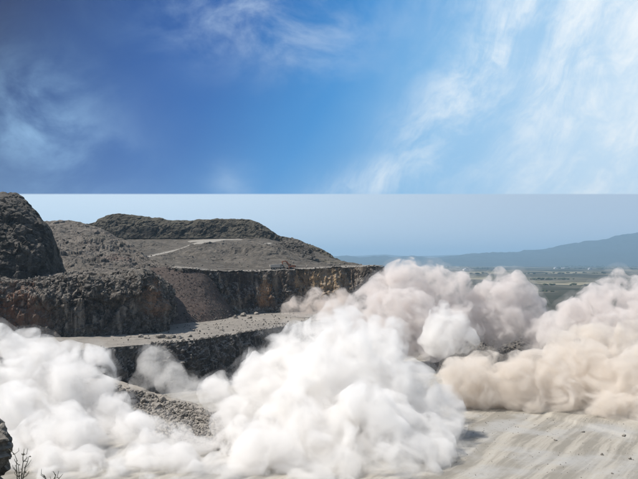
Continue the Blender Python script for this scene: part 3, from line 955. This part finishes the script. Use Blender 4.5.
def excavator(loc, rz):
    t = bpy.data.objects.new('excavator', None)
    C.objects.link(t); t.location = loc; t.rotation_euler = (0, 0, rz); t.scale = (1.2,) * 3
    tag(t, 'rusty red tracked excavator parked on the upper bench, boom folded down', 'excavator')
    for s in (-1, 1):
        bm = bmesh.new()
        box(bm, (-2.0, s * 1.2 - 0.32, 0.0), (2.0, s * 1.2 + 0.32, 0.95), 0.28)
        tr = part('track', bm, M_dark, t)
        for x in (-1.5, 1.5):
            part('sprocket', wheel(bmesh.new(), (x, s * 1.55, 0.48), 0.34, 0.06), M_yel, tr)
    part('slew_ring', wheel(bmesh.new(), (0, 0, 0), 0.8, 0.4), M_dark, t).matrix_local = Matrix.Translation((0, 0, 1.05)) @ Matrix.Rotation(math.pi / 2, 4, 'X')
    part('engine_house', box(bmesh.new(), (-2.4, -1.35, 1.25), (0.6, 1.35, 2.35), 0.15), M_yel, t)
    part('counterweight', box(bmesh.new(), (-2.9, -1.3, 1.2), (-2.39, 1.3, 2.1), 0.2), M_dark, t)
    cb = part('cab', box(bmesh.new(), (0.0, 0.35, 1.26), (1.5, 1.36, 3.0), 0.12, 0.88), M_yel, t)
    part('cab_window', box(bmesh.new(), (0.25, 1.30, 2.05), (1.25, 1.39, 2.8), 0.03, 0.9), M_glass, cb)
    part('windscreen', box(bmesh.new(), (1.38, 0.5, 1.9), (1.53, 1.22, 2.75), 0.03), M_glass, cb)
    part('boom', beam(bmesh.new(), [(0.7, 1.9), (2.0, 3.9), (3.2, 4.6), (5.0, 4.1)], 0.42, [0.55, 0.75, 0.7, 0.4]), M_yel, t)
    part('stick', beam(bmesh.new(), [(4.6, 4.7), (5.0, 4.1), (4.3, 1.6)], 0.34, [0.3, 0.5, 0.3]), M_yel, t)
    part('ram', beam(bmesh.new(), [(1.0, 1.7), (2.6, 3.9)], 0.16, [0.2, 0.16]), M_dark, t)
    part('bucket', beam(bmesh.new(), [(4.4, 1.7), (4.0, 1.0), (3.4, 0.75), (3.0, 1.0)], 1.1, [0.25, 0.7, 0.6, 0.1]), M_dark, t)


def haul_truck(loc, rz):
    t = bpy.data.objects.new('haul_truck', None)
    C.objects.link(t); t.location = loc; t.rotation_euler = (0, 0, rz); t.scale = (1.25,) * 3
    tag(t, 'pale dump truck with raised rim bed standing left of the rusty red excavator', 'dump truck')
    part('chassis', box(bmesh.new(), (-3.2, -0.75, 0.75), (3.4, 0.75, 1.25), 0.06), M_dark, t)
    cb = part('cab', box(bmesh.new(), (2.0, -1.1, 1.26), (3.6, 1.1, 2.95), 0.15, 0.85), M_wht, t)
    part('windscreen', box(bmesh.new(), (3.36, -0.9, 2.0), (3.60, 0.9, 2.75), 0.04), M_glass, cb)
    for s in (-1, 1):
        part('side_window', box(bmesh.new(), (2.35, s * 1.08 - 0.04, 2.05), (3.2, s * 1.08 + 0.04, 2.7), 0.02, 0.9), M_glass, cb)
    bm = bmesh.new()
    prof = [(-3.7, 1.6), (-3.2, 1.35), (1.7, 1.3), (1.85, 3.0), (2.6, 3.2), (2.6, 3.3), (1.7, 3.12), (-3.9, 2.7)]
    A_ = [bm.verts.new((x, -1.25, z)) for x, z in prof]
    B_ = [bm.verts.new((x, 1.25, z)) for x, z in prof]
    bm.faces.new(A_); bm.faces.new(B_[::-1])
    for k in range(len(prof)):
        bm.faces.new((A_[k], B_[k], B_[(k + 1) % len(prof)], A_[(k + 1) % len(prof)]))
    bd = part('dump_bed', bm, M_wht, t)
    for x in (-2.8, -1.5, -0.2, 1.1):
        for s in (-1, 1):
            bm = bmesh.new()
            box(bm, (x - 0.07, s * 1.29 - 0.05, 1.4), (x + 0.07, s * 1.29 + 0.05, 2.8), 0.0)
            part('bed_rib', bm, M_wht, bd)
    for x in (-2.4, -1.1, 2.5):
        for s in (-1, 1):
            w = part('wheel', wheel(bmesh.new(), (x, s * 1.0, 0.6), 0.6, 0.45), M_dark, t)
            part('rim', wheel(bmesh.new(), (x, s * 1.225, 0.6), 0.3, 0.04), M_wht, w)


pe = onz(288, 268.4, 45.3)
D = GRIDS['upper_bench'].reshape(-1, 3)


def bench_at(px, Y):
    x = (px - 319) / F * Y
    k = np.argmin((D[:, 0] - x) ** 2 + (D[:, 1] - Y) ** 2)
    return (x, Y, D[k, 2] - 0.1)


excavator(bench_at(290.5, 466), math.radians(205))
haul_truck(bench_at(277, 464), math.radians(12))

# ------------------------------------------------------------------ things on the plain
M_bw = flat_mat('pale_wall', (0.62, 0.60, 0.55), 0.8, 0, 0.1, 0.1)
M_br = flat_mat('grey_roof', (0.45, 0.45, 0.46), 0.7, 0, 0.15, 0.1)


def shed(px, py, w, d, h, label):
    p = onz(px, py, ZP)
    t = bpy.data.objects.new('warehouse', None)
    C.objects.link(t); t.location = (p[0], p[1], ZP - 1); t.rotation_euler = (0, 0, random.uniform(-.3, .3))
    tag(t, label, 'warehouse', 'pale buildings far out on the plain')
    part('wall', box(bmesh.new(), (-w / 2, -d / 2, 0), (w / 2, d / 2, h), 0), M_bw, t)
    bm = bmesh.new()
    beam(bm, [(0, 0), (0, 0.001)], 1, [1, 1]); bm.clear()
    pr = [(-w / 2 - 1, h), (0, h + w * 0.0 + 7), (w / 2 + 1, h), (w / 2 + 1, h + 0.6), (0, h + 7.8), (-w / 2 - 1, h + 0.6)]
    A_ = [bm.verts.new((x, -d / 2 - 1, z)) for x, z in pr]; B_ = [bm.verts.new((x, d / 2 + 1, z)) for x, z in pr]
    bm.faces.new(A_); bm.faces.new(B_[::-1])
    for k in range(6):
        bm.faces.new((A_[k], B_[k], B_[(k + 1) % 6], A_[(k + 1) % 6]))
    part('roof', bm, M_br, t)


shed(565, 268.6, 95, 60, 16, 'long pale warehouse among dark trees at the foot of the blue mountain')
shed(556, 268.8, 50, 50, 14, 'short pale warehouse just left of the long pale one')
shed(466, 270.4, 60, 40, 14, 'single pale building on the plain above the brown dust peak')
shed(590, 269.6, 40, 30, 12, 'small pale building right of the long warehouse')

# bands of trees, read only as dark masses
V_, F_, off = [], [], 0
for py0, x0, x1, n, hh in [(265.0, 395, 640, 420, 22), (266.6, 430, 640, 320, 18), (268.5, 420, 640, 180, 14), (273.5, 440, 640, 120, 9), (279.5, 530, 600, 90, 8), (285, 440, 640, 60, 7), (292, 440, 640, 60, 6)]:
    for _ in range(n):
        px = random.uniform(x0, x1 + 60)
        if perlin(np.array([[px * 0.03, py0 * 3.7, 0.5]]))[0] < -0.25:
            continue
        p = onz(px, py0 + random.uniform(-0.5, 0.5), ZP)
        s = hh * random.uniform(0.6, 1.2)
        co, f = ROCKS[random.randrange(len(ROCKS))]
        V_.append(co * np.array((s * random.uniform(0.8, 2.2), s, s * 0.75)) + p + np.array((0, 0, s * 0.4)))
        F_.append(f + off); off += len(co)
tag(mesh_from('treeline', np.concatenate(V_), np.concatenate(F_), M_tree, smooth=False), kind='stuff')
# pale track across the plain
a_, b_ = onz(500, 281.5, ZP), onz(660, 279.5, ZP)
pts_ = [a_ + (b_ - a_) * t + np.array((0, 18 * math.sin(7 * t), 3.2)) for t in np.linspace(0, 1, 30)]
tag(mesh_from('country_road', np.array([p + np.array((0, s * 9, 0)) for p in pts_ for s in (-1, 1)]), np.array([(2 * i, 2 * i + 2, 2 * i + 3, 2 * i + 1) for i in range(29)]), M_road), kind='structure')


# ------------------------------------------------------------------ dust clouds
def dust_mat(name, col, dens, step=0.2):
    m_, gg, out = newmat(name)
    pv = gg.n('ShaderNodeVolumePrincipled')
    pv.inputs['Color'].default_value = (*col, 1)
    pos = gg.n('ShaderNodeNewGeometry').outputs['Position']
    nz = gg.noise(pos, 0.13, 5.0, 0.64, 0.8)
    gg.put(pv.inputs['Density'], gg.ss(nz, 0.40, 0.66, 0.0, dens * 2.4))
    pv.inputs['Anisotropy'].default_value = 0.0
    m_.cycles.volume_step_rate = step
    gg.put(out.inputs['Volume'], pv.outputs[0])
    return m_


_ico = bmesh.new()
bmesh.ops.create_icosphere(_ico, subdivisions=3, radius=1.0)
ICO_V = np.array([v_.co[:] for v_ in _ico.verts]); ICO_F = np.array([[l.vert.index for l in p.loops] for p in _ico.faces])
_ico.free()


def remesh(vv, ff, voxel):
    tmp = mesh_from('tmp', vv, ff, None)
    md = tmp.modifiers.new('r', 'REMESH')
    md.mode = 'VOXEL'; md.voxel_size = voxel
    dg = bpy.context.evaluated_depsgraph_get()
    ev = tmp.evaluated_get(dg)
    me = ev.to_mesh()
    n = len(me.vertices)
    co = np.empty(n * 3, np.float32); me.vertices.foreach_get('co', co); co = co.reshape(-1, 3).astype(float)
    no = np.empty(n * 3, np.float32); me.vertices.foreach_get('normal', no); no = no.reshape(-1, 3).astype(float)
    fc = np.empty(len(me.polygons) * 4, np.int32); me.loops.foreach_get('vertex_index', fc)
    fc = fc.reshape(-1, 4)
    ev.to_mesh_clear()
    td = tmp.data
    bpy.data.objects.remove(tmp); bpy.data.meshes.remove(td)
    return co, fc, no


def dust_cloud(label, blobs, mat, voxel=0.8, puffs=9, seed=0, amp=1.0, size=9.0, child=(0.2, 0.5), veil=1.0):
    """blobs: (px, py, radius in photo pixels, distance); each swells into smaller puffs, merged into one skin, then wrinkled"""
    r_ = np.random.default_rng(seed)
    V_, F_, off = [], [], 0

    def add(c, r, sq):
        nonlocal off
        V_.append(ICO_V * (np.array(sq) * r) + c); F_.append(ICO_F + off); off += len(ICO_V)
    for (px, py, rp, Y) in blobs:
        c = at(px, py, Y); r = rp * Y / F
        add(c, r * 0.92, (1, 0.95, 1))
        for _ in range(puffs):
            n = r_.normal(size=3); n /= np.linalg.norm(n)
            if n[1] > 0.4: n[1] *= -1
            if n[2] < -0.4: n[2] *= -1
            rr = r * r_.uniform(*child)
            add(c + n * (r * 0.98 - rr * 0.75), rr, (1, 1, 1))
    co, fc, no = remesh(np.concatenate(V_), np.concatenate(F_), voxel)
    co = co + np.stack([fbm(co + k * 41.0, size * 1.6, 2) for k in range(3)], 1) * size * 0.45 * amp
    w = np.stack([perlin(co / (size * 0.9) + k * 5.5) for k in range(3)], 1) * size * 0.25
    d = fbm(co + w, size, 5, 0.55, billow=True) * size * 0.30 + fbm(co + 50, size * 0.3, 3, 0.6) * size * 0.07
    co = co + no * (d * amp)[:, None]
    co, fc, no = remesh(co, fc, voxel)
    o = mesh_from('dust_cloud', co, fc, mat, smooth=True)
    if veil:
        grow = size * 0.20 * (0.9 + 1.8 * fbm(co + 77, size * 1.1, 3, 0.55)) * veil
        vc, vf, _ = remesh(co + no * np.maximum(grow, 0.3)[:, None], fc, voxel * 1.8)
        mesh_from('dust_veil', vc, vf, VEIL[mat.name], o, smooth=True)
    return tag(o, label, 'dust cloud', 'dust clouds thrown up by the blast', 'thing')


W = (0.965, 0.955, 0.95)
M_dw = dust_mat('white_dust', (0.980, 0.969, 0.954), 0.16)
M_dg = dust_mat('grey_dust', (0.93, 0.915, 0.89), 0.06)
M_dm = dust_mat('pinkish_dust', (0.905, 0.872, 0.852), 0.15)
M_dt = dust_mat('tan_dust', (0.915, 0.872, 0.818), 0.19)
M_db = dust_mat('brown_dust', (0.90, 0.84, 0.79), 0.12)

VEIL = {}
for mt, c_ in ((M_dw, (0.965, 0.955, 0.945)), (M_dg, (0.93, 0.915, 0.89)), (M_dm, (0.945, 0.918, 0.897)), (M_dt, (0.94, 0.895, 0.83)), (M_db, (0.90, 0.84, 0.79))):
    VEIL[mt.name] = dust_mat('thin_' + mt.name, c_, 0.012 if mt is not M_dg else 0.008)
dust_cloud('huge billowing white dust cloud filling the middle of the pit',
           [(335, 350, 44, 222), (300, 365, 40, 220), (372, 358, 40, 218), (270, 395, 44, 212), (330, 400, 62, 205), (395, 395, 46, 208),
            (430, 415, 36, 204), (300, 440, 56, 190), (370, 440, 58, 188), (425, 450, 40, 188), (245, 425, 36, 205), (225, 400, 22, 214),
            (448, 425, 22, 200), (270, 470, 48, 176), (330, 476, 50, 174), (390, 474, 46, 175), (435, 464, 30, 180), (210, 468, 28, 182), (262, 365, 24, 222), (212, 390, 14, 216), (240, 455, 34, 190)], M_dw, 0.8, 10, 1, 1.0, 9.0)
dust_cloud('white dust cloud rolling along the left edge in front of the cliff',
           [(20, 395, 48, 215), (-15, 370, 52, 222), (60, 400, 44, 212), (35, 362, 28, 226), (72, 362, 24, 228), (98, 368, 20, 226), (98, 395, 26, 216),
            (10, 435, 55, 196), (65, 445, 45, 188), (112, 418, 26, 204), (138, 436, 30, 194), (172, 450, 28, 188), (205, 456, 24, 187), (236, 458, 22, 186), (20, 478, 50, 178), (80, 480, 36, 176), (130, 474, 28, 178), (100, 385, 16, 222), (122, 405, 14, 210), (15, 345, 16, 232), (28, 338, 9, 234)],
           M_dw, 0.8, 8, 2, 1.0, 8.0)
dust_cloud('low white dust strip along the bottom edge, left of centre',
           [(10, 482, 34, 170), (48, 484, 30, 170), (88, 483, 30, 170), (125, 482, 30, 171), (160, 482, 30, 171), (192, 484, 28, 171), (220, 488, 24, 170), (250, 486, 26, 168), (275, 488, 24, 168), (215, 474, 24, 172), (240, 474, 24, 172), (180, 468, 24, 173), (150, 470, 24, 173), (118, 470, 26, 173), (84, 470, 26, 173), (50, 470, 26, 173), (268, 478, 26, 170), (200, 486, 28, 166), (110, 490, 26, 165), (60, 490, 26, 165), (160, 490, 26, 165), (235, 490, 26, 165)], M_dw, 0.6, 10, 3, 0.9, 6.0)
dust_cloud('small white dust puff at the bottom edge under the huge cloud',
           [(300, 488, 18, 162), (322, 486, 18, 161), (345, 490, 16, 161)], M_dw, 0.5, 8, 4, 0.8, 4.0)
dust_cloud('thin grey dust puff hanging before the dark lower cliff',
           [(158, 368, 21, 238), (172, 382, 20, 234), (150, 350, 8, 242), (140, 385, 13, 236), (192, 385, 14, 230), (185, 400, 15, 225)], M_dg, 0.7, 7, 5, 0.8, 6.0)
dust_cloud('tall pinkish dust cloud rising behind the huge white one',
           [(398, 287, 27, 345), (388, 298, 27, 342), (366, 306, 16, 344), (394, 268, 9, 347), (397, 261, 4, 348), (408, 262, 7, 348), (430, 266, 7, 348), (432, 282, 20, 346), (452, 290, 20, 346), (418, 292, 20, 346), (440, 300, 28, 344), (362, 322, 20, 336), (400, 325, 40, 332), (460, 318, 26, 340), (388, 270, 10, 346), (402, 266, 8, 348), (425, 272, 9, 348), (350, 334, 20, 325), (440, 335, 30, 326), (380, 284, 10, 346)],
           M_dm, 1.0, 9, 6, 1.0, 11.0)
dust_cloud('low brown dust tail drifting along the foot of the orange face',
           [(318, 304, 15, 395), (300, 307, 12, 398), (288, 311, 8, 400), (338, 305, 16, 390), (330, 318, 16, 380)], M_db, 1.0, 8, 7, 0.9, 8.0)
dust_cloud('brownish dust cloud with a flat double peak, right of the pinkish one',
           [(500, 300, 27, 352), (482, 308, 20, 350), (498, 284, 15, 354), (514, 290, 18, 354), (518, 298, 22, 354), (530, 312, 20, 352), (495, 285, 12, 354), (512, 283, 10, 354), (500, 320, 30, 346), (470, 322, 18, 346), (545, 328, 18, 346), (556, 332, 20, 338), (540, 338, 18, 338), (535, 322, 12, 350)], M_dm, 1.0, 9, 8, 1.0, 10.0)
dust_cloud('white dust puff between the pinkish cloud and the tan bank',
           [(448, 328, 22, 292), (432, 336, 18, 288), (464, 337, 16, 292), (440, 348, 14, 284), (455, 318, 11, 292), (442, 320, 11, 292)], M_dw, 0.9, 9, 9, 1.0, 8.0)
dust_cloud('white peaked dust cloud at the right edge',
           [(620, 300, 26, 320), (595, 308, 24, 318), (572, 318, 20, 316), (640, 310, 34, 318), (618, 282, 13, 322), (610, 278, 7, 322), (632, 288, 14, 322), (560, 322, 15, 318), (548, 332, 15, 322), (605, 330, 28, 308), (650, 335, 34, 306), (665, 305, 30, 318)],
           M_dm, 0.9, 9, 10, 1.0, 9.0)
dust_cloud('broad tan dust bank creeping over the pale floor at lower right',
           [(462, 390, 26, 242), (455, 372, 20, 256), (482, 376, 26, 252), (480, 390, 30, 244), (512, 384, 31, 244), (590, 352, 26, 262), (620, 358, 30, 258), (545, 375, 32, 246), (580, 368, 34, 248), (600, 390, 30, 238), (635, 385, 36, 236), (565, 398, 22, 236), (535, 402, 15, 236), (515, 404, 11, 238), (492, 405, 9, 240), (556, 410, 9, 232), (625, 414, 22, 224), (655, 415, 28, 220), (600, 408, 18, 228), (670, 385, 36, 234), (560, 352, 20, 258), (600, 345, 24, 262), (640, 350, 30, 260)],
           M_dt, 0.8, 9, 11, 1.0, 9.0)

# ------------------------------------------------------------------ the air
m_, gg, out = newmat('hazy_air')
pv = gg.n('ShaderNodeVolumePrincipled')
pv.inputs['Color'].default_value = (0.50, 0.76, 1.0, 1)
pv.inputs['Anisotropy'].default_value = 0.22
pv.inputs['Density'].default_value = 5.4e-5
gg.put(out.inputs['Volume'], pv.outputs[0])
bm = bmesh.new()
box(bm, (-40000, -4000, -150), (40000, 52000, 930), 0)
me = bpy.data.meshes.new('haze'); bm.to_mesh(me); bm.free()
me.materials.append(m_)
hz = bpy.data.objects.new('haze', me)
C.objects.link(hz)
tag(hz, kind='stuff')
